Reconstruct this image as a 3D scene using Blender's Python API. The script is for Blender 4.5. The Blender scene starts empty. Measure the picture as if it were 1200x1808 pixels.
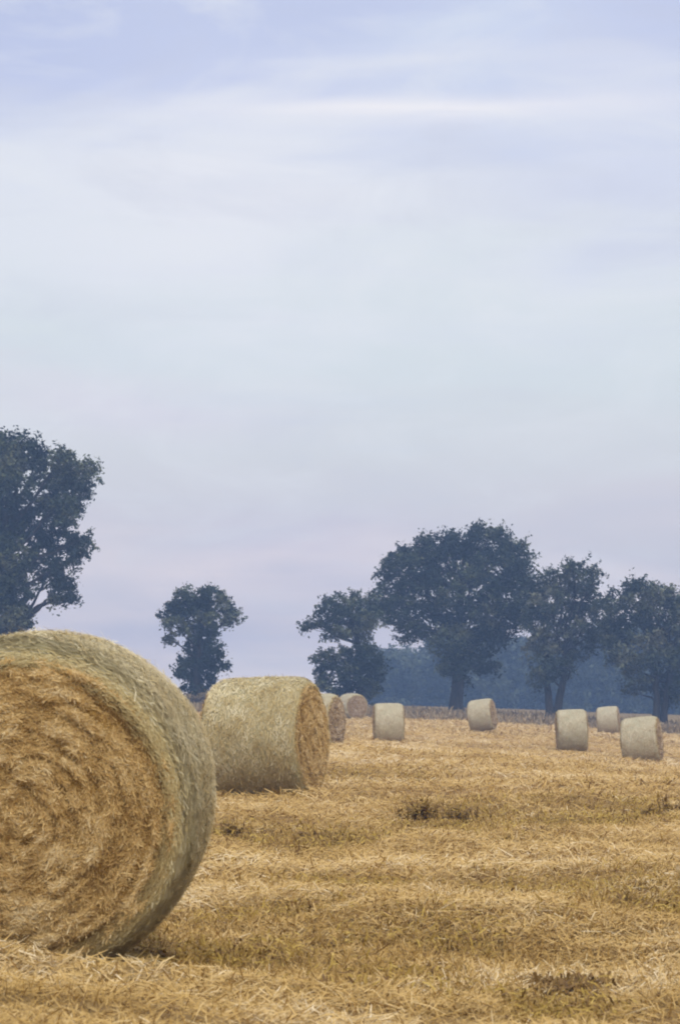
import bpy, math, random
import numpy as np
from mathutils import Vector, Matrix, Euler

rng = np.random.default_rng(7)
random.seed(7)
scene = bpy.context.scene
col = scene.collection
R = math.radians

# ------------------------------------------------------------------ camera
F = 4000.0            # focal length in photo pixels (photo 1200 x 1808)
HC = 1.165            # eye height
HOR = 1239.0          # photo row of the level horizon
cam_d = bpy.data.cameras.new("camera")
cam = bpy.data.objects.new("camera", cam_d)
col.objects.link(cam)
cam.location = (0, 0, HC)
cam.rotation_euler = (R(90), 0, 0)
cam_d.sensor_fit = 'VERTICAL'
cam_d.sensor_height = 36.0
cam_d.lens = 36.0 * F / 1808.0
cam_d.shift_y = (HOR - 904.0) / 1808.0
cam_d.clip_start = 0.1
cam_d.clip_end = 6000
cam_d.dof.use_dof = True
cam_d.dof.focus_distance = 24.0
cam_d.dof.aperture_fstop = 9.0
scene.camera = cam

# ------------------------------------------------------------------ sky
SUN_EL, SUN_AZ = R(46), R(154)      # azimuth clockwise from +Y: high behind the camera, a little to the right
world = bpy.data.worlds.new("World")
scene.world = world
world.use_nodes = True
wt = world.node_tree
for n in list(wt.nodes):
    wt.nodes.remove(n)


def N(t, kind, **kw):
    n = t.nodes.new(kind)
    for k, v in kw.items():
        setattr(n, k, v)
    return n


def ramp(t, fac, stops, interp='LINEAR'):
    r = N(t, 'ShaderNodeValToRGB')
    cr = r.color_ramp
    cr.interpolation = interp
    while len(cr.elements) < len(stops):
        cr.elements.new(0.5)
    for e, (p, c) in zip(cr.elements, stops):
        e.position = p
        e.color = (c[0], c[1], c[2], 1.0) if hasattr(c, '__len__') else (c, c, c, 1.0)
    if fac is not None:
        t.links.new(fac, r.inputs['Fac'])
    return r.outputs['Color']


def mth(t, op, a, b=None, c=None, clamp=False):
    n = N(t, 'ShaderNodeMath', operation=op, use_clamp=clamp)
    for i, v in enumerate((a, b, c)):
        if v is None:
            continue
        if isinstance(v, (int, float)):
            n.inputs[i].default_value = v
        else:
            t.links.new(v, n.inputs[i])
    return n.outputs[0]


def mix(t, fac, a, b, mode='MIX'):
    n = N(t, 'ShaderNodeMix', data_type='RGBA', blend_type=mode)
    for sock, v in ((n.inputs[0], fac), (n.inputs[6], a), (n.inputs[7], b)):
        if isinstance(v, (int, float)):
            sock.default_value = v
        elif isinstance(v, tuple):
            sock.default_value = (v[0], v[1], v[2], 1)
        else:
            t.links.new(v, sock)
    return n.outputs[2]


def noise(t, vec, scale, detail=4, rough=0.5, dist=0.0):
    n = N(t, 'ShaderNodeTexNoise')
    n.inputs['Scale'].default_value = scale
    n.inputs['Detail'].default_value = detail
    n.inputs['Roughness'].default_value = rough
    n.inputs['Distortion'].default_value = dist
    if vec is not None:
        t.links.new(vec, n.inputs['Vector'])
    return n.outputs['Fac']


def mapping(t, vec, scale=(1, 1, 1), loc=(0, 0, 0)):
    n = N(t, 'ShaderNodeMapping')
    n.inputs['Scale'].default_value = scale
    n.inputs['Location'].default_value = loc
    t.links.new(vec, n.inputs['Vector'])
    return n.outputs['Vector']


sky = N(wt, 'ShaderNodeTexSky', sky_type='NISHITA', sun_disc=False)
sky.sun_elevation = SUN_EL
sky.sun_rotation = SUN_AZ
sky.dust_density = 2.0
tc = N(wt, 'ShaderNodeTexCoord')
gen = tc.outputs['Generated']
sep = N(wt, 'ShaderNodeSeparateXYZ')
wt.links.new(gen, sep.inputs[0])
wx, wy, wz = sep.outputs
az = mth(wt, 'ARCTAN2', wx, wy)
el = mth(wt, 'ARCSINE', wz)
# cloud sheet: slow banks, long thin streaks
bank = noise(wt, mapping(wt, gen, (4.2, 4.2, 15.0), (0.4, 0.3, 0.15)), 1.0, 3, 0.5, 0.6)
streak = noise(wt, mapping(wt, gen, (7.0, 7.0, 62.0), (1.7, 0.2, 0.9)), 1.0, 4, 0.55, 0.3)
wob = mth(wt, 'ADD', mth(wt, 'MULTIPLY', mth(wt, 'SUBTRACT', bank, 0.5), 0.13), mth(wt, 'MULTIPLY', mth(wt, 'SUBTRACT', streak, 0.5), 0.035))
ew = mth(wt, 'MULTIPLY', mth(wt, 'ADD', el, wob), 1.0 / 1.6)
S = 1.6
cloud = ramp(wt, ew, [
    (0.00 / S, (1.60, 1.32, 1.08)),
    (0.030 / S, (1.20, .985, .860)),
    (0.052 / S, (.870, .770, .765)),
    (0.080 / S, (.690, .650, .690)),
    (0.115 / S, (.685, .690, .710)),
    (0.16 / S, (.690, .735, .755)),
    (0.21 / S, (.735, .760, .800)),
    (0.245 / S, (.720, .745, .810)),
    (0.275 / S, (.560, .605, .790)),
    (0.33 / S, (.505, .555, .750)),
    (0.50 / S, (.900, .940, 1.03)),
    (1.00 / S, (1.22, 1.24, 1.28)),
    (1.50 / S, (1.35, 1.36, 1.38)),
])
# pinkish bank low on the left, lavender patch low in the middle, thin bright streak high on the right


def blob(a0, e0, wa, we, jitter=0.0):
    a = mth(wt, 'DIVIDE', mth(wt, 'SUBTRACT', az, a0), wa)
    e = mth(wt, 'DIVIDE', mth(wt, 'SUBTRACT', mth(wt, 'ADD', el, mth(wt, 'MULTIPLY', wob, jitter)), e0), we)
    d = mth(wt, 'ADD', mth(wt, 'MULTIPLY', a, a), mth(wt, 'MULTIPLY', e, e))
    return mth(wt, 'EXPONENT', mth(wt, 'MULTIPLY', d, -1.0))


cloud = mix(wt, mth(wt, 'MULTIPLY', blob(-0.09, 0.135, 0.075, 0.016, 0.5), 0.55), cloud, (.76, .70, .78))
cloud = mix(wt, mth(wt, 'MULTIPLY', blob(0.125, 0.238, 0.065, 0.026, 1.4), 0.75), cloud, (.63, .66, .80))
cloud = mix(wt, mth(wt, 'MULTIPLY', blob(-0.045, 0.232, 0.085, 0.030, 1.3), 0.85), cloud, (.80, .80, .84))
cloud = mix(wt, mth(wt, 'MULTIPLY', blob(0.055, 0.284, 0.05, 0.018, 0.9), 0.55), cloud, (.66, .72, .82))
cloud = mix(wt, mth(wt, 'MULTIPLY', blob(0.04, 0.2565, 0.085, 0.0048, 0.12), mth(wt, 'MULTIPLY', ramp(wt, streak, [(0.3, 0.3), (0.55, 1.0)]), 0.95)), cloud, (.93, .89, .88))
cloud = mix(wt, mth(wt, 'MULTIPLY', blob(-0.02, 0.068, 0.05, 0.022, 0.6), 0.4), cloud, (.62, .58, .70))
cloud = mix(wt, mth(wt, 'MULTIPLY', blob(-0.15, 0.29, 0.05, 0.035, 0.5), 0.5), cloud, (.47, .52, .73))
cloud = mix(wt, mth(wt, 'MULTIPLY', ramp(wt, streak, [(0.52, 0.0), (0.75, 1.0)]), 0.12), cloud, (.50, .54, .70))
puff = noise(wt, mapping(wt, gen, (9.0, 9.0, 24.0), (2.7, 1.2, 3.3)), 1.0, 7, 0.6, 0.8)
cloud = mix(wt, mth(wt, 'MULTIPLY', ramp(wt, puff, [(0.50, 0.0), (0.72, 1.0)]), 0.5), cloud, (.80, .81, .83))
cloud = mix(wt, mth(wt, 'MULTIPLY', ramp(wt, puff, [(0.28, 1.0), (0.48, 0.0)]), 0.30), cloud, (.56, .57, .66))
up = N(wt, 'ShaderNodeVectorMath', operation='SCALE')
wt.links.new(cloud, up.inputs[0])
up.inputs['Scale'].default_value = 10.0     # the sky texture's own units (strength 0.1 below)
skymix = mix(wt, 0.92, sky.outputs[0], up.outputs[0])
bg = N(wt, 'ShaderNodeBackground')
bg.inputs['Strength'].default_value = 0.1
wt.links.new(skymix, bg.inputs['Color'])
wo = N(wt, 'ShaderNodeOutputWorld')
wt.links.new(bg.outputs[0], wo.inputs['Surface'])

# ------------------------------------------------------------------ sun behind thin cloud
sd = bpy.data.lights.new("sun", 'SUN')
sd.energy = 1.3
sd.angle = R(14)
sd.color = (1.0, 0.93, 0.84)
sun = bpy.data.objects.new("sun", sd)
col.objects.link(sun)
sv = Vector((math.sin(SUN_AZ) * math.cos(SUN_EL), math.cos(SUN_AZ) * math.cos(SUN_EL), math.sin(SUN_EL)))
sun.rotation_euler = sv.to_track_quat('Z', 'Y').to_euler()
sun.location = (-40, -20, 60)

scene.view_settings.view_transform = 'Standard'
scene.view_settings.look = 'None'
scene.view_settings.exposure = 0.2
scene.view_settings.gamma = 1.0
scene.view_settings.use_curve_mapping = False
scene.cycles.filter_width = 2.0
scene.cycles.max_bounces = 6
scene.cycles.diffuse_bounces = 3
scene.cycles.glossy_bounces = 2
scene.cycles.volume_bounces = 0
scene.cycles.use_denoising = True
scene.cycles.sample_clamp_indirect = 5.0

# ------------------------------------------------------------------ helpers


def link_mesh(name, me, parent=None, mats=()):
    o = bpy.data.objects.new(name, me)
    col.objects.link(o)
    for m in mats:
        me.materials.append(m)
    if parent is not None:
        o.parent = parent
    return o


def mesh_np(name, V, Fq, tone=None, mat_idx=None, smooth=False, uv=None, attr='tone'):
    """V (n,3), Fq (m,4) quads -> mesh, quickly; tone is one float per face"""
    me = bpy.data.meshes.new(name)
    V = np.ascontiguousarray(V, dtype=np.float32)
    Fq = np.ascontiguousarray(Fq, dtype=np.int32)
    m, k = Fq.shape
    me.vertices.add(len(V))
    me.vertices.foreach_set('co', V.ravel())
    me.loops.add(m * k)
    me.loops.foreach_set('vertex_index', Fq.ravel())
    me.polygons.add(m)
    me.polygons.foreach_set('loop_start', np.arange(0, m * k, k, dtype=np.int32))
    me.polygons.foreach_set('loop_total', np.full(m, k, dtype=np.int32))
    if mat_idx is not None:
        me.polygons.foreach_set('material_index', np.asarray(mat_idx, dtype=np.int32))
    me.polygons.foreach_set('use_smooth', np.full(m, smooth, dtype=bool))
    if tone is not None:
        a = me.attributes.new(attr, 'FLOAT', 'FACE')
        a.data.foreach_set('value', np.asarray(tone, dtype=np.float32))
    if uv is not None:
        u = me.uv_layers.new(name='uv')
        u.data.foreach_set('uv', np.asarray(uv, dtype=np.float32)[Fq.ravel()].ravel())
    me.update()
    me.validate()
    return me


def tag(o, label=None, cat=None, group=None, kind=None):
    if label: o['label'] = label
    if cat: o['category'] = cat
    if group: o['group'] = group
    if kind: o['kind'] = kind
    return o


def empty(name, loc, rot=(0, 0, 0)):
    o = bpy.data.objects.new(name, None)
    o.empty_display_size = 0.3
    col.objects.link(o)
    o.location = loc
    o.rotation_euler = rot
    return o


def copy_tree(o, parent=None):
    c = o.copy()
    col.objects.link(c)
    c.parent = parent
    for ch in [x for x in bpy.data.objects if x.parent == o]:
        copy_tree(ch, c)
    return c


def unit(a):
    return a / np.maximum(np.linalg.norm(a, axis=-1, keepdims=True), 1e-9)


_tab = np.random.default_rng(99).random((256, 256))


def vnoise(x, y, seed=0):
    x = np.asarray(x, float) + seed * 17.31
    y = np.asarray(y, float) + seed * 9.77
    xi, yi = np.floor(x).astype(int), np.floor(y).astype(int)
    fx, fy = x - xi, y - yi
    fx, fy = fx * fx * (3 - 2 * fx), fy * fy * (3 - 2 * fy)
    g = lambda a, b: _tab[a & 255, b & 255]
    return (g(xi, yi) * (1 - fx) + g(xi + 1, yi) * fx) * (1 - fy) + (g(xi, yi + 1) * (1 - fx) + g(xi + 1, yi + 1) * fx) * fy


def fbm(x, y, oct=4, seed=0, gain=0.5):
    s, a, t = 0, 1, 0
    for i in range(oct):
        s = s + a * vnoise(np.asarray(x) * 2 ** i, np.asarray(y) * 2 ** i, seed + i)
        t += a
        a *= gain
    return s / t


def ribbons(P, T, U, L, W, bend):
    """bent two-segment straws: centre P, along T, bending towards U"""
    T = unit(T)
    S_ = unit(np.cross(T, U))
    U = unit(np.cross(S_, T))
    L, W, bend = (np.asarray(a, float).reshape(-1, 1) for a in (L, W, bend))
    a = P - T * L / 2 - U * bend * L
    b = P + U * bend * L * 0.3
    c = P + T * L / 2 - U * bend * L
    w = S_ * W / 2
    V = np.stack([a - w, a + w, b - w * 1.1, b + w * 1.1, c - w * .6, c + w * .6], 1).reshape(-1, 3)
    i = np.arange(len(P))[:, None] * 6
    Q = np.concatenate([i + np.array([[0, 1, 3, 2]]), i + np.array([[2, 3, 5, 4]])], 1).reshape(-1, 4)
    return V, Q


def px_world(px, py, Y):
    return np.array([(px - 600.0) / F * Y, Y, HC + (HOR - py) / F * Y])


# ------------------------------------------------------------------ materials


def new_mat(name, rough=0.8, spec=0.2):
    m = bpy.data.materials.new(name)
    m.use_nodes = True
    t = m.node_tree
    b = t.nodes['Principled BSDF']
    b.inputs['Roughness'].default_value = rough
    b.inputs['Specular IOR Level'].default_value = spec
    return m, t, b


def attr_fac(t, name='tone'):
    a = N(t, 'ShaderNodeAttribute')
    a.attribute_name = name
    return a.outputs['Fac']


def bump(t, b, h, strength, dist):
    n = N(t, 'ShaderNodeBump')
    n.inputs['Strength'].default_value = strength
    n.inputs['Distance'].default_value = dist
    t.links.new(h, n.inputs['Height'])
    t.links.new(n.outputs[0], b.inputs['Normal'])


STRAW = [(0.0, (.15, .080, .019)), (0.2, (.31, .180, .040)), (0.45, (.47, .297, .086)), (0.7, (.59, .396, .145)), (0.92, (.69, .51, .25)), (1.0, (.76, .62, .39))]


def straw_mat(name, stops):
    m, t, b = new_mat(name, 0.6, 0.25)
    t.links.new(ramp(t, attr_fac(t), stops), b.inputs['Base Color'])
    return m


M_straw = straw_mat('straw', STRAW)
M_facestraw = straw_mat('bale_straw', [(0.0, (.27, .155, .048)), (0.25, (.47, .29, .090)), (0.5, (.63, .42, .155)), (0.75, (.73, .525, .225)), (1.0, (.80, .64, .36))])
M_weed = straw_mat('weed_leaf', [(0.0, (.15, .080, .022)), (0.4, (.28, .170, .034)), (0.75, (.40, .265, .048)), (1.0, (.52, .36, .09))])
M_margin = straw_mat('margin_grass', [(0.0, (.15, .115, .065)), (0.5, (.29, .215, .115)), (1.0, (.46, .34, .18))])
M_leaf = straw_mat('leaf', [(0.0, (.012, .022, .012)), (0.4, (.029, .043, .019)), (0.75, (.070, .088, .038)), (1.0, (.145, .155, .078))])
M_leaf_pale = straw_mat('pale_leaf', [(0.0, (.020, .032, .018)), (0.4, (.045, .060, .030)), (0.75, (.095, .108, .056)), (1.0, (.18, .18, .11))])
M_ivy = straw_mat('ivy_leaf', [(0.0, (.016, .028, .016)), (0.6, (.032, .048, .022)), (1.0, (.06, .075, .03))])
M_farleaf = straw_mat('far_leaf', [(0.0, (.018, .030, .020)), (1.0, (.10, .12, .06))])

# ground: matted chaff over dry soil; attribute 'swath' says where straw lies thick, 'green' where low growth shows
M_ground, t, b = new_mat('stubble_ground', 0.95, 0.1)
geo = N(t, 'ShaderNodeNewGeometry')
pos = geo.outputs['Position']
n1 = noise(t, mapping(t, pos, (9, 9, 9)), 1.0, 8, 0.68)
n2 = noise(t, mapping(t, pos, (0.35, 0.9, 0.5)), 1.0, 5, 0.6)
n3 = noise(t, mapping(t, pos, (45, 14, 30)), 1.0, 4, 0.7)
litter = ramp(t, n1, [(0.25, (.22, .125, .040)), (0.45, (.38, .235, .09)), (0.6, (.49, .335, .15)), (0.8, (.60, .44, .24))])
litter = mix(t, mth(t, 'MULTIPLY', n2, 0.5), litter, (.55, .37, .19))
soil = ramp(t, n3, [(0.3, (.12, .075, .030)), (0.6, (.26, .165, .055)), (0.8, (.40, .27, .11))])
base = mix(t, attr_fac(t, 'swath'), soil, litter)
growth = ramp(t, n3, [(0.3, (.15, .090, .020)), (0.7, (.36, .24, .050))])
base = mix(t, mth(t, 'MULTIPLY', attr_fac(t, 'green'), 0.75), base, growth)
t.links.new(base, b.inputs['Base Color'])
bump(t, b, n1, 0.8, 0.03)

# net wrap on bales: straw greyed by the film of net; uv = metres round / along the bale
def net_material(name, k):
    m, t, b = new_mat(name, 0.6, 0.25)
    uvn = N(t, 'ShaderNodeUVMap')
    uvn.uv_map = 'uv'
    uv = uvn.outputs[0]
    oi = N(t, 'ShaderNodeObjectInfo')
    st = noise(t, mapping(t, uv, (3.0, 60.0, 1.0)), 1.0, 6, 0.7)
    st2 = noise(t, mapping(t, uv, (16.0, 190.0, 1.0)), 1.0, 4, 0.7)
    pat = noise(t, mapping(t, uv, (1.3, 2.6, 1.0)), 1.0, 4, 0.6)
    c = ramp(t, st, [(0.28, tuple(np.array((.33, .24, .098)) ** k)), (0.45, tuple(np.array((.51, .405, .185)) ** k)), (0.6, tuple(np.array((.63, .53, .28)) ** k)), (0.78, tuple(np.array((.72, .65, .44)) ** k))])
    c = mix(t, mth(t, 'MULTIPLY', ramp(t, pat, [(0.42, 0.0), (0.7, 1.0)]), 0.55), c, tuple(np.array((.44, .41, .20)) ** k))
    c = mix(t, mth(t, 'MULTIPLY', ramp(t, st2, [(0.5, 0.0), (0.75, 1.0)]), 0.35), c, (.78, .72, .54))
    # the net's own strands: long threads round the bale and zigzag ties
    wv = N(t, 'ShaderNodeTexWave', wave_type='BANDS', bands_direction='Y')
    wv.inputs['Scale'].default_value = 14.0
    wv.inputs['Distortion'].default_value = 1.2
    wv.inputs['Detail'].default_value = 2.0
    t.links.new(uv, wv.inputs['Vector'])
    c = mix(t, mth(t, 'MULTIPLY', ramp(t, wv.outputs['Fac'], [(0.86, 0.0), (0.97, 1.0)]), 0.30), c, (.80, .79, .70))
    t.links.new(c, b.inputs['Base Color'])
    bump(t, b, mth(t, 'ADD', st, st2), 0.9, 0.03)
    return m


M_net = net_material('net_wrap', 1.0)
M_net_pale = net_material('sun_bleached_net', np.array((.90, .85, .76)))

M_core, t, b = new_mat('straw_core', 0.95, 0.1)
to = N(t, 'ShaderNodeTexCoord')
cn = noise(t, mapping(t, to.outputs['Object'], (30, 30, 30)), 1.0, 6, 0.7)
t.links.new(ramp(t, cn, [(0.3, (.27, .15, .042)), (0.5, (.47, .28, .080)), (0.72, (.60, .39, .14))]), b.inputs['Base Color'])
bump(t, b, cn, 1.0, 0.04)

M_bark, t, b = new_mat('bark', 0.95, 0.1)
to = N(t, 'ShaderNodeTexCoord')
bn = noise(t, mapping(t, to.outputs['Object'], (6, 6, 1.2)), 1.0, 6, 0.7)
t.links.new(ramp(t, bn, [(0.3, (.022, .020, .018)), (0.55, (.050, .044, .038)), (0.8, (.11, .10, .085))]), b.inputs['Base Color'])
bump(t, b, bn, 1.0, 0.1)

# ------------------------------------------------------------------ terrain
#            px    py    Y      (ground points read off the photo: bale contacts, tree feet, field edge)
CTRL = [(60, 1692, 9.9), (250, 1660, 11.2), (900, 1708, 10.0), (1150, 1720, 10.0), (600, 1720, 10.0),
        (450, 1402, 28.4), (900, 1404, 28.4), (1150, 1410, 28.4), (150, 1401, 28.4),
        (560, 1321, 62), (622, 1270, 130), (686, 1315, 81), (853, 1290, 107), (1008, 1327, 80), (1074, 1295, 125),
        (1134, 1347, 73), (345, 1258, 140), (0, 1262, 140), (900, 1281, 142), (1200, 1299, 142), (700, 1270, 142), (1300, 1303, 142),
        (805, 1263, 172), (970, 1273, 172), (1155, 1283, 172), (350, 1256, 172), (620, 1258, 172), (20, 1256, 172),
        (300, 1300, 70), (900, 1345, 50), (1200, 1375, 50), (300, 1335, 45),
        (600, 1243, 330), (1200, 1258, 330), (0, 1246, 330), (600, 1241, 700), (1200, 1243, 700), (0, 1243, 700)]
CT = np.array(CTRL, float)
_cz = HC + (HOR - CT[:, 1]) / F * CT[:, 2]


def _uv(px, Y):
    return np.stack([np.clip(px, -900, 2100) / 420.0, np.log(np.maximum(Y, 6.0)) * 2.0], -1)


def _k(A, B):
    d2 = ((A[:, None, :] - B[None, :, :]) ** 2).sum(-1)
    return np.exp(-d2 / (2 * 0.95 ** 2))


_cu = _uv(CT[:, 0], CT[:, 2])
_w = np.linalg.solve(_k(_cu, _cu) + 2e-2 * np.eye(len(CT)), _cz)


def terrain(x, Y):
    x = np.asarray(x, float)
    Y = np.asarray(Y, float)
    sh = np.broadcast(x, Y).shape
    x, Y = np.broadcast_to(x, sh).ravel(), np.broadcast_to(Y, sh).ravel()
    Yc = np.maximum(Y, 6.0)
    out = np.empty(len(x))
    for i in range(0, len(x), 60000):
        s = slice(i, i + 60000)
        out[s] = _k(_uv(600 + F * x[s] / Yc[s], Yc[s]), _cu) @ _w
    return out.reshape(sh)


# ------------------------------------------------------------------ bales: where they stand
# px, contact py, height px, yaw of the axis (deg, 0 = across the view, + = right end towards the camera), roll deg (+ = right end up), length, sideways lean
BALES = [
    (471, 1408, 214, 17, 1.5, 1.18, 'weathered straw bale just behind the huge foreground bale, its brown end turned right'),
    (558, 1321, 97, 21, 1.5, 1.25, 'straw bale mostly hidden behind the second largest bale, only its brown right end showing'),
    (621, 1270, 46, 62, 0.0, 1.22, 'small pale bale with its round end showing, peeking out behind two larger bales'),
    (686, 1315, 74, -1, 0.5, 0.99, 'square looking pale bale seen side on, under the gap between two dark trees'),
    (854, 1290, 56, 17, 7.5, 1.06, 'small tilted bale in front of the tall domed tree trunk, its pinkish end turned right'),
    (1010, 1327, 75, 3, 2.5, 1.00, 'pale barrel shaped bale seen side on, in front of the forked tree trunk'),
    (1075, 1295, 48, 12, 5.0, 1.10, 'smallest lilac tinted bale, between the side-on bale and the rightmost bale'),
    (1136, 1347, 82, 16, 6.0, 1.12, 'rightmost pale bale, tilted with its shaded end turned to the right edge'),
]
BALE_XY = []
for (px, py, h, yaw, roll, L, lab) in BALES:
    Y = F * 1.5 / h
    BALE_XY.append(((px - 600) / F * Y, Y))
HERO = ((74 - 600) / F * 10.55, 10.5)      # middle of the foreground bale


# dark rows seen in the photo: (px, py, half width px, half height px, strength)
BANDS = [(860, 1436, 170, 13, 1.0), (500, 1478, 150, 14, .9), (1150, 1432, 90, 12, .7), (1000, 1530, 130, 10, .5), (1140, 1602, 110, 17, .9),
         (370, 1668, 140, 16, 1.0), (700, 1690, 110, 13, .8), (985, 1735, 75, 20, 1.3), (820, 1640, 60, 9, .4), (480, 1600, 130, 8, .45),
         (600, 1560, 120, 8, .4), (860, 1340, 160, 7, .55), (1040, 1752, 90, 10, .6), (790, 1795, 40, 18, .7), (640, 1385, 130, 8, .45), (1060, 1350, 90, 5, .5), (1000, 1560, 180, 9, .4)]


def bands(x, Y):
    x = np.asarray(x, float)
    Y = np.asarray(Y, float)
    px = 600 + F * x / np.maximum(Y, 3)
    py = HOR + F * HC / np.maximum(Y, 3)
    py = py + (fbm(x * 1.5, Y * .6, 3, 31) - .5) * 26
    s = np.zeros(np.broadcast(x, Y).shape)
    for (a, b_, c_, d_, e_) in BANDS:
        s = s + 1.0 * e_ * np.exp(-((px - a) / (c_ * 1.15)) ** 4 - ((py - b_) / (d_ * 1.15)) ** 2)
    return np.minimum(s, 1.3)


def swath(x, Y):
    """1 where the straw lies thick, 0 where standing stubble and low growth show"""
    v = np.asarray(Y) + 0.10 * np.asarray(x)
    f = fbm(np.asarray(x) * 0.22, v * 0.75, 4, 3)
    s = np.clip((f - 0.36) / 0.22, 0, 1)
    return np.clip(s - 0.95 * bands(x, Y), 0, 1) * np.clip((150 - np.asarray(Y)) / 6, 0, 1)


def ground(x, Y):
    x = np.asarray(x, float)
    Y = np.asarray(Y, float)
    fade = np.clip(1.2 - Y / 220.0, 0.0, 1)
    sw = swath(x, Y)
    d = (sw - .5) * 0.075 + (fbm(x * 1.3, Y * 1.3, 4, 11) - .5) * 0.11 + (fbm(x * 6, Y * 6, 3, 21) - .5) * 0.045
    und = (fbm(x * .45 + 5, (Y + .2 * x) * .42, 3, 41) - .5) * .34
    keep = np.exp(-((x - HERO[0]) ** 2 + (Y - HERO[1]) ** 2) / 2.5)
    for (bx, by) in BALE_XY:
        keep = keep + np.exp(-((x - bx) ** 2 + (Y - by) ** 2) / 5.0)
    return terrain(x, Y) + (d + und * np.clip(1 - keep, 0, 1) - .05 * np.clip(bands(x, Y), 0, 1.3)) * fade


Ys = np.concatenate([[-300, -120, -50, -20, -8, 0], np.linspace(2, 6, 25)[:-1], 6 * np.exp(np.linspace(0, math.log(250 / 6), 760)), 250 * np.exp(np.linspace(0.03, math.log(2.9), 30))])
u = np.linspace(-1, 1, 301)
xs = np.sign(u) * (0.22 * np.abs(u) + 6.0 * np.maximum(np.abs(u) - 0.72, 0) ** 2 * 8)
GX = xs[None, :] * (np.maximum(Ys, 6)[:, None] * 1.05 + 1.5)
GX = np.where(np.abs(u)[None, :] > 0.97, np.sign(u)[None, :] * np.maximum(np.abs(GX), 200 + 520 * (np.abs(u)[None, :] - .97) / .03), GX)
GY = np.broadcast_to(Ys[:, None], GX.shape)
GZ = ground(GX, GY)
nr, nc = GX.shape
idx = np.arange(nr * nc).reshape(nr, nc)
Q = np.stack([idx[:-1, :-1], idx[:-1, 1:], idx[1:, 1:], idx[1:, :-1]], -1).reshape(-1, 4)
gm = mesh_np('stubble_field', np.stack([GX, GY, GZ], -1).reshape(-1, 3), Q, smooth=True)
for nm, val in (('swath', swath(GX, GY)), ('green', np.clip(bands(GX, GY) + np.clip(fbm(GX * .5, GY * 1.1, 3, 55) - .6, 0, 1) * 2.5 + np.clip((GY - 144) / 6, 0, .8), 0, 1) * (GY > 5))):
    a = gm.attributes.new(nm, 'FLOAT', 'POINT')
    a.data.foreach_set('value', val.ravel().astype(np.float32))
tag(link_mesh('field_ground', gm, None, [M_ground]), kind='structure')

def clear_of_bales(x, Y, m=0.0):
    ok = np.ones(len(x), bool)
    ok &= ~((np.abs(x - HERO[0]) < 0.6 - m) & (np.abs(Y - HERO[1]) < 0.62 - m))
    for (bx, by) in BALE_XY:
        ok &= ((x - bx) / 0.6) ** 2 + ((Y - by) / 0.6) ** 2 > 1
    return ok


# ------------------------------------------------------------------ loose straw and standing stubble
litter_V, litter_Q, litter_T = [], [], []


def push(acc, V, Q, T, per=2):
    off = sum(len(v) for v in acc[0])
    acc[0].append(V)
    acc[1].append(Q + off)
    acc[2].append(np.repeat(T, per))


lit = ([], [], [])
stb = ([], [], [])
for (y0, y1, nl, ns, wl, ll, hs) in ((5.0, 9, 60000, 9000, .0038, .12, .060), (9, 15, 160000, 26000, .0044, .13, .070), (15, 26, 170000, 30000, .0060, .15, .075),
                                     (26, 50, 170000, 26000, .0085, .20, .09), (50, 100, 130000, 20000, .015, .28, .10), (100, 150, 36000, 8000, .028, .45, .11)):
    for what, n in (('lit', nl), ('stb', ns)):
        Y = (y0 ** .5 + (y1 ** .5 - y0 ** .5) * rng.random(n)) ** 2
        x = (rng.random(n) - .5) * 2 * (Y * 0.165 + 1.2)
        sw = swath(x, Y)
        k = clear_of_bales(x, Y)
        if what == 'lit':
            k &= (rng.random(n) < 0.5 + 0.5 * sw) & (rng.random(n) > .65 * np.clip(bands(x, Y), 0, 1))
        else:
            k &= rng.random(n) < 0.95 - 0.62 * sw
        x, Y, sw = x[k], Y[k], sw[k]
        n = len(x)
        z = ground(x, Y)
        bnd = np.clip(bands(x, Y), 0, 1)
        var = fbm(x * 1.1, Y * 1.1, 3, 71)
        if what == 'lit':
            a = rng.normal(0.0, 0.9, n) + (rng.random(n) < .45) * rng.random(n) * 3.1
            T = np.stack([np.cos(a), np.sin(a), rng.normal(0.08, 0.38, n)], -1)
            U = np.stack([rng.normal(0, .35, n), rng.normal(-.25, .35, n), np.ones(n)], -1)
            P = np.stack([x, Y, z + rng.random(n) ** 1.6 * 0.075 * (0.35 + sw) + 0.006], -1)
            tone = np.clip(rng.normal(.60, .18, n) + (var - .5) * .7 + (fbm(x * .35, Y * .9, 3, 91) - .5) * .7 - bnd * .30, 0, 1)
            V, Q = ribbons(P, T, U, ll * (0.35 + rng.random(n) * 0.9), wl * (.6 + .8 * rng.random(n)), rng.normal(.03, .07, n))
            push(lit, V, Q, tone)
        else:
            h = hs * (0.45 + 0.8 * rng.random(n)) * (1 + .35 * bnd)
            T = np.stack([rng.normal(0, .6, n), rng.normal(0, .5, n), np.ones(n)], -1)
            U = np.stack([rng.normal(0, 1, n), -np.abs(rng.normal(0, 1, n)) - .4, np.zeros(n)], -1)
            P = np.stack([x, Y, z + h * .42], -1)
            tone = np.clip(rng.normal(.55, .2, n) + (var - .5) * .5 - bnd * .2, 0, 1)
            V, Q = ribbons(P, T, U, h, wl * (.7 + .8 * rng.random(n)), rng.normal(0, .06, n))
            push(stb, V, Q, tone)
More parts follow.
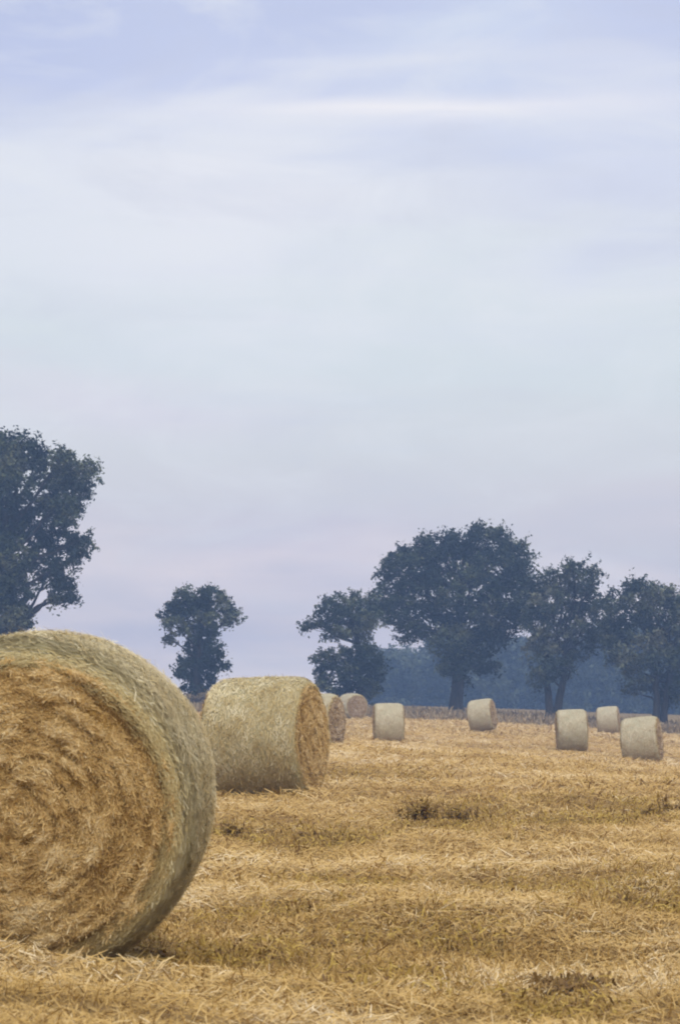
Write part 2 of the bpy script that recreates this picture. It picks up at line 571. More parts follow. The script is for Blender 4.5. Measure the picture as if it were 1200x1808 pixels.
# straw heaped against the feet of the bales, on the side towards the viewer
for (bx, by, hw, dy, n, ll, wl, up_) in [(HERO[0], 9.80, 1.0, .16, 2600, .12, .0042, .11)] + [(b_[0], b_[1] - (.42 if b_[1] < 40 else .38), .72, .22, 900 if b_[1] < 40 else 320, .14 + b_[1] * .0016, .006 + b_[1] * .00022, .10) for b_ in BALE_XY]:
    x = bx + (rng.random(n) - .5) * 2 * hw
    Y = by + rng.normal(0, dy * .6, n)
    T = np.stack([rng.normal(0, 1, n), rng.normal(0, .8, n), rng.normal(.15, .4, n)], -1)
    U = np.stack([rng.normal(0, .35, n), rng.normal(-.3, .35, n), np.ones(n)], -1)
    hump = np.clip(fbm(x * 3, Y * 3, 2, 17), .2, 1)
    P = np.stack([x, Y, ground(x, Y) + .005 + rng.random(n) ** 1.5 * up_ * hump * np.exp(-((Y - by) / dy) ** 2)], -1)
    V, Q = ribbons(P, T, U, ll * (.4 + .9 * rng.random(n)), wl * (.6 + .8 * rng.random(n)), rng.normal(.03, .08, n))
    push(lit, V, Q, np.clip(rng.normal(.52, .2, n), 0, 1))
for acc, nm, lab in ((lit, 'loose_straw', 'loose cut straw lying in pale swaths across the whole field'), (stb, 'standing_stubble', 'short cut stubble stalks standing between the straw swaths')):
    o = link_mesh(nm, mesh_np(nm, np.concatenate(acc[0]), np.concatenate(acc[1]), np.concatenate(acc[2])), None, [M_straw])
    tag(o, lab, 'straw' if nm == 'loose_straw' else 'stubble', None, 'stuff')

# low ochre growth in the dark rows
gr = ([], [], [])
for (y0, y1, n, wl, ll) in ((7, 15, 150000, .008, .050), (15, 30, 150000, .012, .065), (30, 80, 90000, .02, .10)):
    Y = (y0 ** .5 + (y1 ** .5 - y0 ** .5) * rng.random(n)) ** 2
    x = (rng.random(n) - .5) * 2 * (Y * 0.165 + 1.2)
    pr_ = np.clip(bands(x, Y), 0, 1) * np.clip((fbm(x * 2.2, Y * 1.2, 3, 61) - .30) * 2.4, 0, 1) + np.clip(fbm(x * .6, Y * .9, 3, 55) - .62, 0, 1) * 1.2
    k = (rng.random(n) < pr_ * 1.5) & clear_of_bales(x, Y)
    x, Y = x[k], Y[k]
    n = len(x)
    P = np.stack([x, Y, ground(x, Y) + .012 + .07 * rng.random(n) ** 1.5], -1)
    T = np.stack([rng.normal(0, .8, n), rng.normal(0, .8, n), np.abs(rng.normal(.5, .5, n))], -1)
    U = np.stack([rng.normal(0, .5, n), -np.ones(n) * .7, np.ones(n)], -1)
    V, Q = ribbons(P, T, U, ll * (.5 + rng.random(n)), wl * (.5 + rng.random(n)), rng.normal(.08, .1, n))
    push(gr, V, Q, np.clip(rng.normal(.45, .25, n), 0, 1))
o = link_mesh('low_growth', mesh_np('low_growth', np.concatenate(gr[0]), np.concatenate(gr[1]), np.concatenate(gr[2])), None, [M_weed])
tag(o, 'low ochre green growth in the dark rows between the straw swaths', 'ground cover', None, 'stuff')

# ------------------------------------------------------------------ bales


M_fringe = straw_mat('shoulder_straw', [(0.0, (.31, .215, .08)), (0.4, (.50, .375, .16)), (0.75, (.58, .48, .23)), (1.0, (.72, .64, .40))])
M_palestraw = straw_mat('bleached_straw', [(0.0, (.30, .20, .10)), (0.4, (.46, .33, .18)), (0.75, (.58, .44, .27)), (1.0, (.72, .60, .42))])


def make_bale(name, L, n_face, n_side, straw_l, straw_w, side_w, seg, seed, face_mat=None, net_mat=None):
    """axis along local x, standing on z = 0; straw_core (roll with both straw ends) and net_wrap (sleeve) are its parts"""
    g = np.random.default_rng(seed)
    root = empty(name, (0, 0, 0))
    Rb = 0.75
    # ---- core: solid of revolution with rough ends
    rr = np.concatenate([[0.004], np.linspace(.04, .655, 18), [.662, .675]])
    th = np.linspace(0, 2 * math.pi, seg, endpoint=False)
    rings = []
    for side in (-1, 1):
        x0 = side * (L / 2 - 0.015)
        A, Rr = np.meshgrid(th, rr)
        dome = 0.045 * (1 - (Rr / .72) ** 2)
        ph = Rr * 26 + A * 1.0
        relief = 0.010 * np.sin(ph) + (fbm(Rr * 16, A * 5 + side * 7, 3, seed) - .5) * 0.035
        wrapd = np.where(Rr > .659, -0.06, 0.0)
        X = x0 + side * (dome + relief * (Rr < .66) + wrapd)
        ring = np.stack([X, Rr * np.cos(A), Rr * np.sin(A)], -1)
        rings.append(ring)
    allr = np.concatenate([rings[0], rings[1][::-1]], 0)
    nr_ = allr.shape[0]
    ii = np.arange(nr_ * seg).reshape(nr_, seg)
    jj = np.roll(ii, -1, 1)
    Qc = np.stack([ii[:-1], ii[1:], jj[1:], jj[:-1]], -1).reshape(-1, 4)
    Vc = allr.reshape(-1, 3)
    Vs, Qs, Ts, Ms = [Vc], [Qc], [np.full(len(Qc), .4)], [np.zeros(len(Qc), int)]
    for side in (-1, 1):
        n = n_face if side > 0 or n_face < 60000 else n_face // 8
        r = .665 * np.sqrt(g.random(n))
        a = g.random(n) * 2 * math.pi
        tang = np.stack([np.zeros(n), -np.sin(a), np.cos(a)], -1)
        rad = np.stack([np.zeros(n), np.cos(a), np.sin(a)], -1)
        # the rolled layers wander: neighbouring straws share a direction
        ca, sa = r * np.cos(a), r * np.sin(a)
        lean = (fbm(ca * 15, sa * 15, 3, seed + 5) - .5) * 1.8 + g.normal(0, .62, n)
        T = tang * np.cos(lean)[:, None] + rad * np.sin(lean)[:, None] + np.stack([g.normal(0, .22, n), np.zeros(n), np.zeros(n)], -1)
        cl = fbm(ca * 13 + 3, sa * 13, 3, seed + 9)
        dome = 0.045 * (1 - (r / .72) ** 2)
        depth = g.random(n) ** 1.4 * 0.030 + (cl - .5) * 0.055 + (fbm(r * 30 + a, np.cos(a) * 3.0 + side, 3, seed + 4) - .5) * .07
        P = np.stack([side * (L / 2 - .015 + dome + depth), ca, sa], -1)
        U = np.stack([np.full(n, side * 1.0), g.normal(0, .55, n), g.normal(0, .55, n)], -1)
        V, Q_ = ribbons(P, T, U, straw_l * (.25 + 1.1 * g.random(n) ** 1.5), straw_w * (.5 + 1.0 * g.random(n) ** 2), g.normal(.06, .20, n))
        Vs.append(V)
        Qs.append(Q_ + sum(len(v) for v in Vs[:-1]))
        tone = np.clip(g.normal(.48, .19, n) + (cl - .5) * .65 + (fbm(r * 30 + a, np.cos(a) * 3.0 + side, 3, seed + 4) - .5) * .8 + (fbm(ca * 34, sa * 34, 2, seed + 6) - .5) * .45 + (fbm(ca * 3, sa * 3, 2, seed + 2) - .5) * .35, 0, 1)
        Ts.append(np.repeat(tone, 2))
        Ms.append(np.ones(len(Q_), int))
        n = n // 12
        a = g.random(n) * 2 * math.pi
        r = np.clip(.662 + g.normal(0, .022, n), .56, .74)
        tang = np.stack([g.normal(0, .3, n), -np.sin(a), np.cos(a)], -1)
        rad = np.stack([np.zeros(n), np.cos(a), np.sin(a)], -1)
        xo = np.where(r < .66, .010 + .018 * g.random(n), .012 - .17 * (1 - np.sqrt(np.clip(1 - (np.clip(r - .66, 0, .09) / .092) ** 2, 0, 1))))
        P = np.stack([side * (L / 2 + xo), r * np.cos(a), r * np.sin(a)], -1)
        P[:, 2] = np.maximum(P[:, 2], -.71)
        V, Q_ = ribbons(P, tang + rad * g.normal(0, .35, (n, 1)), rad + np.array([side * 1.2, 0, 0]), straw_l * (.35 + .8 * g.random(n)), straw_w * (.5 + .7 * g.random(n)), g.normal(.04, .06, n))
        Vs.append(V)
        Qs.append(Q_ + sum(len(v) for v in Vs[:-1]))
        Ts.append(np.repeat(np.clip(g.normal(.5, .22, n) + (r - .66) * 4, 0, 1), 2))
        Ms.append(np.full(len(Q_), 2))
    core = link_mesh('straw_core', mesh_np('straw_core', np.concatenate(Vs), np.concatenate(Qs), np.concatenate(Ts), np.concatenate(Ms)), root, [M_core, face_mat or M_facestraw, M_fringe])
    # ---- net sleeve: rounded shoulders folding a hand's width over each end
    prof = []
    hx = L / 2
    for t_ in np.linspace(0, 1, 6):                       # fold on the end, inwards edge first
        prof.append((-hx + 0.016 - 0.022 * math.sin(t_ * math.pi * .5), 0.620 + .04 * t_))
    for t_ in np.linspace(0.1, 1, 10):                    # shoulder
        ang = t_ * math.pi / 2
        prof.append((-hx - .006 + 0.17 * (1 - math.cos(ang)), 0.660 + 0.09 * math.sin(ang)))
    half = list(prof)
    mid = [(x_, .75 + .018 * math.cos(x_ / hx * 1.5)) for x_ in np.linspace(-hx + .20, hx - .20, 16)]
    prof = half + mid + [(-x_, r_) for (x_, r_) in half[::-1]]
    pr = np.array(prof)
    A, X = np.meshgrid(th, pr[:, 0])
    Rr = np.broadcast_to(pr[:, 1][:, None], A.shape).copy()
    edge = np.abs(X) / hx
    lump = (fbm(np.cos(A) * 2.2 + 9, np.sin(A) * 2.2 + X * 2.5, 4, seed + 13) - .5) * .03 + (fbm(A * 11, X * 16, 4, seed + 17) - .5) * .035
    Rr = Rr + lump * np.clip((Rr - .64) / .08, 0, 1)
    # wavering inner edge of the net
    inner = np.clip((.665 - pr[:, 1]) / .045, 0, 1)[:, None]
    Rr = Rr + inner * (fbm(np.cos(A) * 4, np.sin(A) * 4 + X, 3, seed + 19) - .45) * .085
    # flattened where it sits
    Vn = np.stack([X, Rr * np.cos(A), Rr * np.sin(A)], -1)
    Vn[..., 2] = np.where(Vn[..., 2] < -.715, -.715 + (Vn[..., 2] + .715) * .35, Vn[..., 2])
    arc = np.concatenate([[0], np.cumsum(np.hypot(np.diff(pr[:, 0]), np.diff(pr[:, 1])))])
    nu = len(pr)
    Vn2 = np.concatenate([Vn, Vn[:, :1]], 1)
    uvA = np.concatenate([th, [2 * math.pi]]) * Rb
    UVn = np.stack(np.broadcast_arrays(uvA[None, :], arc[:, None]), -1).reshape(-1, 2)
    k = np.arange(nu * (seg + 1)).reshape(nu, seg + 1)
    Qn = np.stack([k[:-1, :-1], k[1:, :-1], k[1:, 1:], k[:-1, 1:]], -1).reshape(-1, 4)[:, ::-1]
    Vs, Qs, Ts, Ms, UVs = [Vn2.reshape(-1, 3)], [Qn], [np.full(len(Qn), .5)], [np.zeros(len(Qn), int)], [UVn]
    if n_side:
        n = n_side
        x_ = (g.random(n) - .5) * (L - .02)
        a = g.random(n) * 2 * math.pi
        rr_ = .753 + .018 * np.cos(x_ / hx * 1.5) + (fbm(np.cos(a) * 2.2 + 9, np.sin(a) * 2.2 + x_ * 2.5, 4, seed + 13) - .5) * .03 + .0 + g.random(n) * .010 - .09 * (1 - np.sqrt(np.clip(1 - np.clip((np.abs(x_) - hx + .164) / .17, 0, 1) ** 2, 0, 1)))
        rad = np.stack([np.zeros(n), np.cos(a), np.sin(a)], -1)
        tang = np.stack([g.normal(0, .75, n), -np.sin(a), np.cos(a)], -1)
        P = np.stack([x_, rr_ * np.cos(a), rr_ * np.sin(a)], -1)
        P[:, 2] = np.maximum(P[:, 2], -.72)
        stick = (g.random(n) < .07)[:, None]
        V, Q_ = ribbons(P, tang + rad * stick * g.normal(.5, .2, (n, 1)), rad, .03 + .10 * g.random(n) ** 1.6, side_w * (.4 + .9 * g.random(n) ** 1.5), g.normal(.03, .08, n))
        Vs.append(V)
        Qs.append(Q_ + len(Vs[0]))
        Ts.append(np.repeat(np.clip(g.normal(.60, .20, n) + (fbm(a * 5, x_ * 7, 4, seed + 23) - .5) * 1.1, 0, 1), 2))
        Ms.append(np.ones(len(Q_), int))
        UVs.append(np.zeros((len(V), 2)))
    me = mesh_np('net_wrap', np.concatenate(Vs), np.concatenate(Qs), np.concatenate(Ts), np.concatenate(Ms), uv=np.concatenate(UVs))
    me.polygons.foreach_set('use_smooth', np.concatenate(Ms) == 0)
    M2 = M_sidestraw
    link_mesh('net_wrap', me, root, [net_mat or M_net, M_pale_side if net_mat else M2])
    for ch in [c_ for c_ in bpy.data.objects if c_.parent == root]:
        ch.data.transform(Matrix.Translation((0, 0, 0.728)))
    return root


M_pale_side = straw_mat('bleached_side', [(0.0, (.37, .275, .15)), (0.4, (.52, .42, .25)), (0.75, (.63, .535, .345)), (1.0, (.76, .68, .49))])
M_sidestraw = straw_mat('netted_straw', [(0.0, (.33, .225, .085)), (0.4, (.53, .405, .180)), (0.75, (.65, .53, .275)), (1.0, (.78, .69, .45))])
GROUP = 'round straw bales on the stubble field'

hero = make_bale('round_bale', 1.26, 170000, 24000, .046, .0028, .0048, 220, 3)
# axis runs away from the camera: local +x -> mostly -Y (its face looks at the camera)
hero.rotation_mode = 'XYZ'
fz = px_world(38, 1435, 9.86)
bk = px_world(107, 1391, 11.10)
ax = Vector(fz - bk).normalized()
mid = Vector((fz + bk) / 2)
upv = (Vector((0, 0, 1)) - ax * ax.z).normalized()
yv = upv.cross(ax)
Mh = Matrix((ax, yv, upv)).transposed()
hero.rotation_euler = Mh.to_euler()
hero.location = mid - upv * 0.728
tag(hero, 'huge straw bale cut off by the left edge, golden brown spiral end facing the viewer', 'straw bale', GROUP)

second = make_bale('round_bale', 1.18, 34000, 12000, .075, .0048, .0075, 140, 8)
small = make_bale('round_bale', 1.21, 3000, 2600, .18, .015, .018, 90, 12, M_palestraw, M_net_pale)
for i, (px, py, h, yaw, roll, L, lab) in enumerate(BALES):
    o = second if i == 0 else (small if i == 1 else copy_tree(small))
    Y = F * 1.5 / h
    p = px_world(px, py, Y)
    o.location = (p[0], p[1], p[2] - 0.01)
    o.rotation_mode = 'XYZ'
    o.rotation_euler = (0, R(-roll), R(-yaw))
    if i > 1:
        o.rotation_euler.x = 0.0
        s = L / 1.21
        o.scale = (s, 1, 1)
    tag(o, lab, 'straw bale', GROUP)

# ------------------------------------------------------------------ trees


def tube_mesh(paths, name):
    Vs, Qs, n0 = [], [], 0
    for pts, rad in paths:
        pts = np.asarray(pts, float)
        k = 9
        tn = np.gradient(pts, axis=0)
        tn = unit(tn)
        ref = np.array([0.3, 1.0, 0.1])
        s = unit(np.cross(tn, ref))
        u_ = np.cross(s, tn)
        a = np.linspace(0, 2 * math.pi, k, endpoint=False)
        ring = pts[:, None, :] + (s[:, None, :] * np.cos(a)[None, :, None] + u_[:, None, :] * np.sin(a)[None, :, None]) * np.asarray(rad)[:, None, None]
        Vs.append(ring.reshape(-1, 3))
        i = np.arange(len(pts) * k).reshape(len(pts), k) + n0
        j = np.roll(i, -1, 1)
        Qs.append(np.stack([i[:-1], j[:-1], j[1:], i[1:]], -1).reshape(-1, 4))
        n0 += len(pts) * k
    return mesh_np(name, np.concatenate(Vs), np.concatenate(Qs), smooth=True)


def wander(a, b, n, amp, g):
    t_ = np.linspace(0, 1, n)[:, None]
    p = a + (b - a) * t_
    w = np.cumsum(g.normal(0, amp, (n, 3)), 0)
    w = w - w[:1] - (w[-1:] - w[:1]) * t_
    return p + w


def leaves(name, lobes, g, leaf=.20, clump=.42, per=42, fill=1.0, droop=0.2):
    """lobes (m, 7): centre xyz, radii xyz, density -> thousands of leaf-sized faces gathered in ragged sprays"""
    C, Rc, TT = [], [], []
    for (cx, cy, cz, rx, ry, rz, dn) in lobes:
        area = (rx * rz + rx * ry + ry * rz) / 3 * 12.57
        n = int(max(8, area * 1.7 * fill * dn))
        d = unit(g.normal(0, 1, (n, 3)))
        rad = 0.45 + .60 * g.random(n) ** .55
        wig = .82 + .36 * fbm(d[:, 0] * 2 + cx, d[:, 2] * 2 + cz, 2, 5)
        p = np.array([cx, cy, cz]) + d * np.array([rx, ry, rz]) * (rad * wig)[:, None] * .92
        C.append(p)
        Rc.append(clump * (.5 + .8 * g.random(n)))
        TT.append(g.normal(0, .13, n) + (fbm(p[:, 0] * .55 + 40, p[:, 2] * .75 + p[:, 1] * .3, 3, 15) - .5) * 2.2)
    C = np.concatenate(C)
    Rc = np.concatenate(Rc)
    TT = np.concatenate(TT)
    n = len(C)
    ci = np.repeat(np.arange(n), per)
    m = len(ci)
    off = np.clip(g.normal(0, .55, (m, 3)), -1.0, 1.0) * Rc[ci][:, None] * np.array([1.15, 1.15, .62])
    # sprays lie as tilted layers
    tilt = g.normal(0, .5, (n, 2))
    off[:, 2] += (off[:, :2] * tilt[ci]).sum(1)
    P = C[ci] + off
    nrm = unit(g.normal(0, .75, (m, 3)) + np.array([0, 0, .8]))
    T = unit(np.cross(nrm, g.normal(0, 1, (m, 3))))
    B = np.cross(nrm, T)
    l = leaf * 1.3 * (.5 + .8 * g.random(m))[:, None]
    w = l * .55
    V = np.stack([P - T * l * .5, P + B * w * .5 - nrm * l * .06, P + T * l * .5, P - B * w * .5 - nrm * l * .06], 1).reshape(-1, 3)
    Q_ = np.arange(m * 4).reshape(-1, 4)
    tone = np.clip(.48 + TT[ci] + g.normal(0, .10, m), 0, 1)
    return mesh_np(name, V, Q_, tone)


def tree(name, label, Y, foot, trunk_r, lobes_px, seed, leaf=.21, clump=.45, per=40, fill=1.0, trunks=None, ivy_px=(), cat='tree', mat=None, group='trees along the field edge', limb_top=None, depth_k=.85):
    g = np.random.default_rng(seed)
    f = px_world(foot[0], foot[1], Y)
    f[2] = float(terrain(f[0], Y)) - .1
    root = empty(name, tuple(f))
    sc = Y / F

    def lob(L_):
        out = []
        for l_ in L_:
            px, py, rx, ry = l_[:4]
            dn = l_[4] if len(l_) > 4 else 1.0
            dy = l_[5] if len(l_) > 5 else g.uniform(-1, 1) * 1.6
            c_ = px_world(px, py, Y) - f
            out.append((c_[0], dy, c_[2], rx * sc, (rx + ry) * .5 * sc * depth_k, ry * sc, dn))
        return out
    LB = lob(lobes_px)
    crown = link_mesh('crown', leaves('crown', LB, g, leaf, clump, per, fill), root, [mat or M_leaf])
    paths = []
    top = np.array(limb_top if limb_top is not None else (np.mean([l[0] for l in LB]), 0, np.mean([l[2] for l in LB])))
    stems = trunks or [((0, 0), None)]
    heads = []
    for (dx, dpx) in [(s_[0], s_[1]) for s_ in stems]:
        a = np.array([dx[0], dx[1], 0.0])
        b_ = top if dpx is None else px_world(dpx[0], dpx[1], Y) - f
        p = wander(a, b_, 10, .07 * trunk_r / .3, g)
        rad = trunk_r * np.linspace(1, .5, 10)
        rad[0] *= 1.45
        rad[1] *= 1.12
        paths.append((p, rad))
        heads.append(p)
    for l_ in LB:
        c_ = np.array(l_[:3])
        hp = heads[g.integers(len(heads))]
        cand = [p for p in hp if p[2] < c_[2] - .1] or [hp[2]]
        s_ = cand[min(len(cand) - 1, int(len(cand) * .8))]
        n_ = 7
        p = wander(s_, c_ + np.array([0, 0, l_[5] * .35]), n_, .13, g)
        paths.append((p, trunk_r * np.linspace(.30, .06, n_)))
        for q in range(3):
            e_ = c_ + unit(g.normal(0, 1, 3)) * np.array(l_[3:6]) * .85
            paths.append((wander(p[4], e_, 5, .10, g), trunk_r * np.linspace(.09, .025, 5)))
    link_mesh('trunk', tube_mesh(paths, 'trunk'), root, [M_bark])
    if ivy_px:
        link_mesh('ivy', leaves('ivy', lob(ivy_px), g, .19, .36, 46, 1.35), root, [M_ivy])
    tag(root, label, cat, group)
    return root


tree('broadleaf_tree', 'tallest tree at the left edge, ragged crown with sky showing through, behind the foreground bale', 150, (14, 1258), .55, [
    (38, 790, 46, 34), (-8, 815, 55, 55), (66, 822, 22, 36, .8), (118, 818, 28, 26), (138, 838, 38, 32), (120, 872, 36, 40), (94, 860, 26, 44, .8),
    (24, 868, 42, 40, .8), (-30, 900, 70, 80), (82, 915, 46, 40), (118, 905, 24, 32), (30, 930, 44, 36, .8), (100, 955, 44, 22, .8), (140, 966, 20, 28), (150, 950, 10, 14),
    (70, 985, 34, 36), (20, 985, 40, 40), (118, 1005, 26, 22, .75), (92, 1020, 30, 22), (115, 1042, 22, 20), (102, 1060, 14, 12), (128, 1052, 8, 12, .8),
    (30, 1045, 42, 34), (-30, 1010, 70, 80), (18, 1085, 36, 32), (48, 1096, 18, 16), (0, 1110, 44, 30), (-50, 1120, 60, 60), (-90, 900, 60, 90), (-70, 980, 60, 90)],
    21, leaf=.21, clump=.42, per=40, fill=1.5, limb_top=(0, 0, 13.5))

tree('broadleaf_tree', 'small lone tree with a flat mushroom crown over an ivy covered trunk', 165, (346, 1256), .34, [
    (345, 1052, 44, 17), (322, 1068, 34, 22), (380, 1058, 32, 18), (300, 1088, 22, 20), (345, 1080, 44, 22), (395, 1072, 28, 18), (412, 1090, 18, 9, .8),
    (398, 1096, 16, 8, .7), (310, 1108, 24, 18), (298, 1128, 12, 8, .8), (330, 1108, 20, 12), (368, 1096, 22, 14)],
    22, leaf=.19, clump=.34, per=40, fill=1.45,
    ivy_px=[(368, 1112, 24, 18), (358, 1128, 28, 20), (352, 1146, 36, 20), (380, 1150, 18, 22), (348, 1166, 40, 18), (352, 1182, 44, 18), (345, 1198, 36, 18), (348, 1214, 28, 16), (345, 1230, 22, 16), (398, 1176, 9, 6, .7), (320, 1186, 12, 12)],
    limb_top=(.3, 0, 7.0))

tree('broadleaf_tree', 'short two tiered tree at the left end of the clump, foliage nearly to the ground', 165, (640, 1260), .36, [
    (604, 1062, 40, 18), (640, 1068, 34, 22), (590, 1085, 36, 18), (560, 1100, 24, 10), (545, 1106, 12, 6, .8), (620, 1095, 44, 20), (655, 1092, 30, 22), (600, 1118, 34, 14), (640, 1118, 26, 14, .8),
    (600, 1158, 42, 18), (570, 1166, 22, 16), (632, 1152, 30, 22), (655, 1168, 28, 22), (588, 1188, 36, 20), (630, 1190, 42, 24), (572, 1206, 18, 14), (605, 1215, 40, 18), (645, 1218, 34, 20), (668, 1190, 12, 14, .6)],
    23, leaf=.20, clump=.36, per=40, fill=1.35, limb_top=(-.6, 0, 6.8))

tree('broadleaf_tree', 'biggest domed tree in the right clump, dark crown reaching above its neighbours', 170, (806, 1264), .52, [
    (926, 1075, 22, 34), (930, 1040, 18, 24), (855, 938, 26, 20), (868, 958, 44, 30), (815, 955, 42, 26), (775, 965, 46, 30), (738, 972, 34, 28), (905, 985, 34, 34), (705, 992, 30, 26), (684, 1008, 24, 18), (925, 1008, 20, 24),
    (740, 1005, 56, 36), (810, 1000, 66, 40), (875, 1005, 56, 40), (690, 1040, 34, 32), (750, 1050, 60, 40), (830, 1050, 70, 44), (895, 1055, 44, 46), (672, 1066, 24, 26), (700, 1085, 34, 28),
    (760, 1100, 50, 36), (830, 1100, 60, 40), (890, 1105, 36, 34), (720, 1118, 34, 18, .8), (785, 1135, 36, 26), (850, 1138, 42, 26), (810, 1160, 38, 24), (800, 1182, 30, 18), (840, 1176, 34, 14), (868, 1180, 20, 9, .8), (814, 1206, 16, 18, .7)],
    24, leaf=.21, clump=.44, per=40, fill=1.15, limb_top=(.6, 0, 10.5))

tree('broadleaf_tree', 'middle tree of the right clump with a paler rounded top and a forked trunk', 164, (972, 1276), .34, [
    (1055, 1080, 18, 24), (1058, 1115, 22, 26), (1012, 1008, 32, 18), (985, 1022, 34, 22), (1036, 1024, 26, 22), (958, 1030, 30, 20), (1050, 1046, 14, 20), (1015, 1050, 40, 26), (965, 1062, 36, 28), (935, 1064, 22, 24), (990, 1085, 46, 26), (1030, 1082, 28, 24),
    (945, 1105, 30, 28), (985, 1118, 40, 28), (1030, 1118, 32, 22), (945, 1145, 22, 26), (978, 1155, 36, 26), (1015, 1148, 34, 20), (962, 1185, 30, 22), (992, 1180, 26, 16), (950, 1208, 18, 16, .8)],
    25, mat=M_leaf_pale, leaf=.20, clump=.40, per=40, fill=1.2, trunks=[((-.15, 0), (962, 1150)), ((.35, .1), (1000, 1140))], limb_top=(.6, 0, 8))

tree('broadleaf_tree', 'spiky topped tree at the right edge, spreading low over the rightmost bales', 160, (1156, 1284), .30, [
    (1072, 1125, 20, 26), (1118, 1036, 26, 12), (1130, 1050, 40, 18), (1170, 1050, 34, 18), (1090, 1052, 26, 12, .8), (1080, 1068, 24, 16), (1200, 1058, 34, 20), (1110, 1082, 44, 24), (1165, 1085, 46, 28), (1210, 1095, 36, 34), (1082, 1100, 24, 20),
    (1130, 1118, 46, 26), (1185, 1130, 44, 30), (1085, 1132, 26, 20), (1110, 1158, 36, 24), (1160, 1165, 44, 26), (1212, 1165, 36, 40), (1085, 1166, 16, 12, .7), (1120, 1195, 30, 18), (1170, 1205, 36, 22), (1205, 1215, 30, 28), (1125, 1216, 22, 10, .8), (1180, 1232, 26, 14, .8), (1245, 1080, 40, 50), (1250, 1160, 40, 60)],
    26, mat=M_leaf_pale, leaf=.22, clump=.40, per=38, fill=1.2, trunks=[((0, 0), None), ((.5, .3), (1190, 1130))], limb_top=(-.2, 0, 7))

# low hedge bush at the foot of the lone tree
g = np.random.default_rng(31)
hb = px_world(345, 1256, 160)
hb[2] = float(terrain(hb[0], 160)) - .05
bush = empty('hedge_bush', tuple(hb))
link_mesh('foliage', leaves('foliage', [((p_ - 345) / F * 160, g.uniform(-.4, .4), (1256 - q_) / F * 160, rx / F * 160, .7, ry / F * 160, 1.2) for (p_, q_, rx, ry) in ((325, 1236, 14, 14), (345, 1240, 20, 15), (366, 1234, 14, 16), (384, 1240, 16, 14), (300, 1244, 14, 11))], g, .15, .3, 46, 1.6), bush, [M_margin])
link_mesh('branches', tube_mesh([(wander(np.array([x_, 0, 0]), np.array([x_ + g.normal(0, .4), g.normal(0, .3), .9 + .5 * g.random()]), 5, .05, g), .03 * np.linspace(1, .3, 5)) for x_ in np.linspace(-1.4, 1.4, 9)], 'branches'), bush, [M_bark])
tag(bush, 'low reddish brown bush at the foot of the lone ivy covered tree', 'bush')

# far wood, one hazy mass behind the clump
g = np.random.default_rng(41)
lobes = []
for i in range(150):
    px = 655 + 760 * g.random()
    Y = g.uniform(285, 345)
    gap = abs(px - 930) < 33
    top = 1142 + 16 * math.sin(px * .021) + g.normal(0, 7) - (px > 900) * 12
    x = (px - 600) / F * Y
    z0 = float(terrain(x, Y))
    zt = HC + (HOR - top) / F * Y - z0
    for zz in np.linspace(.8, zt - 1.2, 4):
        if gap and zz < 4.4 and i % 2:
            continue
        lobes.append((x + g.normal(0, .5), Y, z0 + zz, 2.2 * g.uniform(.7, 1.2), 2.0, 1.7 * g.uniform(.7, 1.2), .85))
o = link_mesh('distant_wood', leaves('distant_wood', lobes, g, .5, .85, 16, .4), None, [M_farleaf])
tag(o, 'blue hazy wood far behind the right clump of trees', 'wood', None, 'stuff')

# rough grass of the field margin under the trees
g = np.random.default_rng(51)
n = 26000
Y = g.uniform(141, 176, n)
x = (-640 + 1300 * g.random(n)) / F * Y
keep = fbm(x * .35, Y * .2, 3, 8) > .25
x, Y = x[keep], Y[keep]
n = len(x)
h = (.18 + .75 * g.random(n) ** 2 * fbm(x * .35, Y * .2, 3, 9) * 1.5)
P = np.stack([x, Y, terrain(x, Y) + h * .42], -1)
T = np.stack([g.normal(0, .8, n), g.normal(0, .5, n), np.ones(n)], -1)
U = np.stack([g.normal(0, .4, n), -np.ones(n), np.zeros(n)], -1)
V, Q = ribbons(P, T, U, h, .04 + .05 * g.random(n), g.normal(0, .15, n))
o = link_mesh('margin_grass', mesh_np('margin_grass', V, Q, np.repeat(np.clip(g.normal(.42, .2, n) + (fbm(x * .3, Y * .3, 2, 3) - .5) * .5, 0, 1), 2)), None, [M_margin])
tag(o, 'rough brown grass along the far edge of the field below the trees', 'grass', None, 'stuff')

# ------------------------------------------------------------------ weeds in the stubble


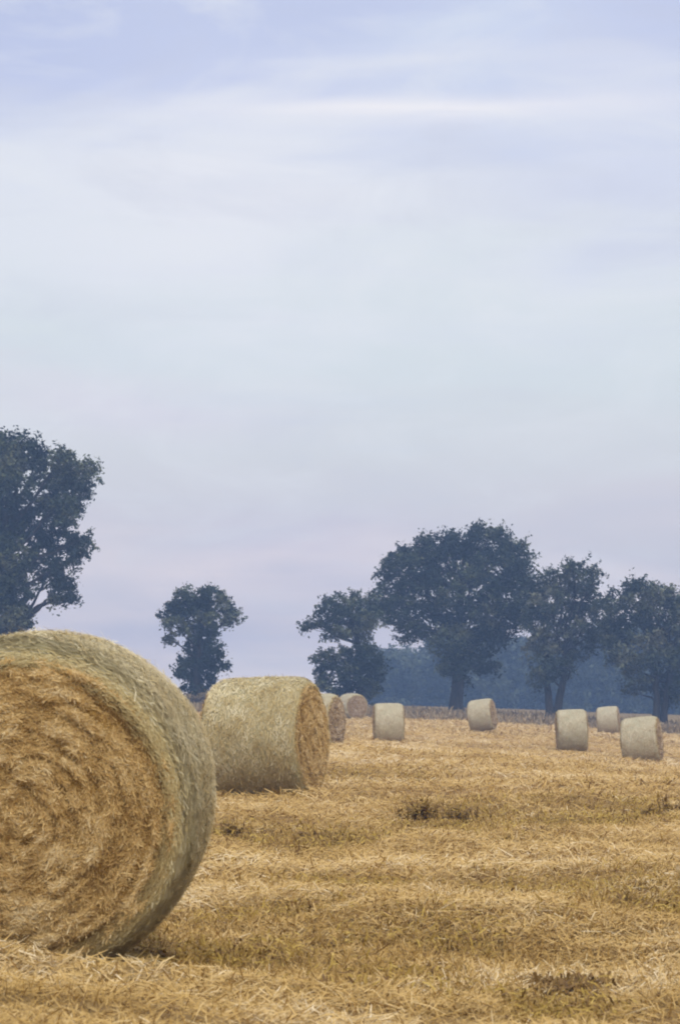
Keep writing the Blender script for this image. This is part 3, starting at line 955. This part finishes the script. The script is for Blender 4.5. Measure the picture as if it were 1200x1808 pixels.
def weed(px, py, hpx, wpx, label, seed, flat=0.0, nst=46):
    g = np.random.default_rng(seed)
    Y = F * HC / (py - HOR)
    for _ in range(6):
        x = (px - 600) / F * Y
        z = float(ground(np.array([x]), np.array([Y]))[0])
        Y = F * (HC - z) / (py - HOR)
    x = (px - 600) / F * Y
    H, Wd = hpx / F * Y, wpx / F * Y
    n = nst
    sx = g.normal(0, Wd * .28, n)
    sy = g.normal(0, Wd * .28, n)
    h = H * (.45 + .7 * g.random(n))
    T = np.stack([g.normal(0, .35 + 1.5 * flat, n), g.normal(0, .35, n), np.full(n, 1 - .75 * flat)], -1)
    Tn = unit(T)
    P = np.stack([sx, sy, np.zeros(n)], -1) + Tn * h[:, None] * .45
    U = np.stack([g.normal(0, .5, n), -np.ones(n), .2 + np.zeros(n)], -1)
    V1, Q1 = ribbons(P, Tn, U, h, .006 + .004 * g.random(n), g.normal(0, .1, n))
    m = n * 7
    ci = g.integers(0, n, m)
    P = np.stack([sx, sy, np.zeros(n)], -1)[ci] + Tn[ci] * (h[ci] * g.random(m))[:, None]
    d = np.stack([g.normal(0, 1, m), g.normal(0, 1, m), g.normal(.4, .5, m)], -1)
    P = P + unit(d) * .025
    U = np.stack([g.normal(0, .4, m), -np.ones(m) * .6, np.ones(m)], -1)
    V2, Q2 = ribbons(P, d, U, .04 + .06 * g.random(m), .010 + .012 * g.random(m), g.normal(.1, .12, m))
    root = link_mesh('weed_tuft', mesh_np('weed_tuft', np.concatenate([V1, V2]), np.concatenate([Q1, Q2 + len(V1)]), np.concatenate([np.repeat(g.random(n) * (.4 - .3 * flat), 2), np.repeat(g.random(m) * (.6 - .5 * flat), 2)])), None, [M_weed])
    root.location = (x, Y, z)
    tag(root, label, 'weed', 'weeds growing in the stubble')


weed(408, 1486, 34, 60, 'dark weed tuft beside the right flank of the foreground bale', 1)
weed(742, 1446, 36, 50, 'darkest upright weed tuft in the row below the square looking bale', 2)
weed(808, 1444, 22, 60, 'low sprawling weed tuft just right of the darkest upright weed', 3)
weed(1178, 1440, 34, 20, 'thin upright weed near the right edge below the rightmost bale', 4, 0, 20)
weed(1150, 1444, 16, 30, 'low weed patch left of the thin upright weed', 5, 0, 70)
weed(894, 1490, 13, 18, 'tiny dark lone weed in the pale middle of the field', 6, 0, 16)
weed(1120, 1612, 30, 90, 'olive weed patch sprawling near the right edge in the lower field', 7, .5)
weed(985, 1752, 22, 150, 'dark flattened weeds and stalks in the hollow at the bottom right', 8, .9, 240)
weed(575, 1484, 16, 90, 'low weed patch right of the tuft by the foreground bale', 9, .2)

# ------------------------------------------------------------------ haze over the whole field
M_haze = bpy.data.materials.new('haze_air')
M_haze.use_nodes = True
t = M_haze.node_tree
for n_ in list(t.nodes):
    t.nodes.remove(n_)
pv = N(t, 'ShaderNodeVolumePrincipled')
pv.inputs['Color'].default_value = (.40, .60, 1.0, 1)
pv.inputs['Density'].default_value = 0.0015
pv.inputs['Anisotropy'].default_value = 0.1
mo = N(t, 'ShaderNodeOutputMaterial')
t.links.new(pv.outputs[0], mo.inputs['Volume'])
X1, Y0, Y1 = GX.max() + 20, -320.0, float(GY.max()) + 20
Zl, Zh = float(GZ.min()) - 1.0, 21.5
hv = [(sx * X1, yy, zz) for zz in (Zl, Zh) for yy in (Y0, Y1) for sx in (-1, 1)]
hm = bpy.data.meshes.new('haze')
hm.from_pydata(hv, [], [(0, 2, 3, 1), (4, 5, 7, 6), (0, 1, 5, 4), (2, 6, 7, 3), (0, 4, 6, 2), (1, 3, 7, 5)])
ho = link_mesh('haze', hm, None, [M_haze])
tag(ho, kind='stuff')
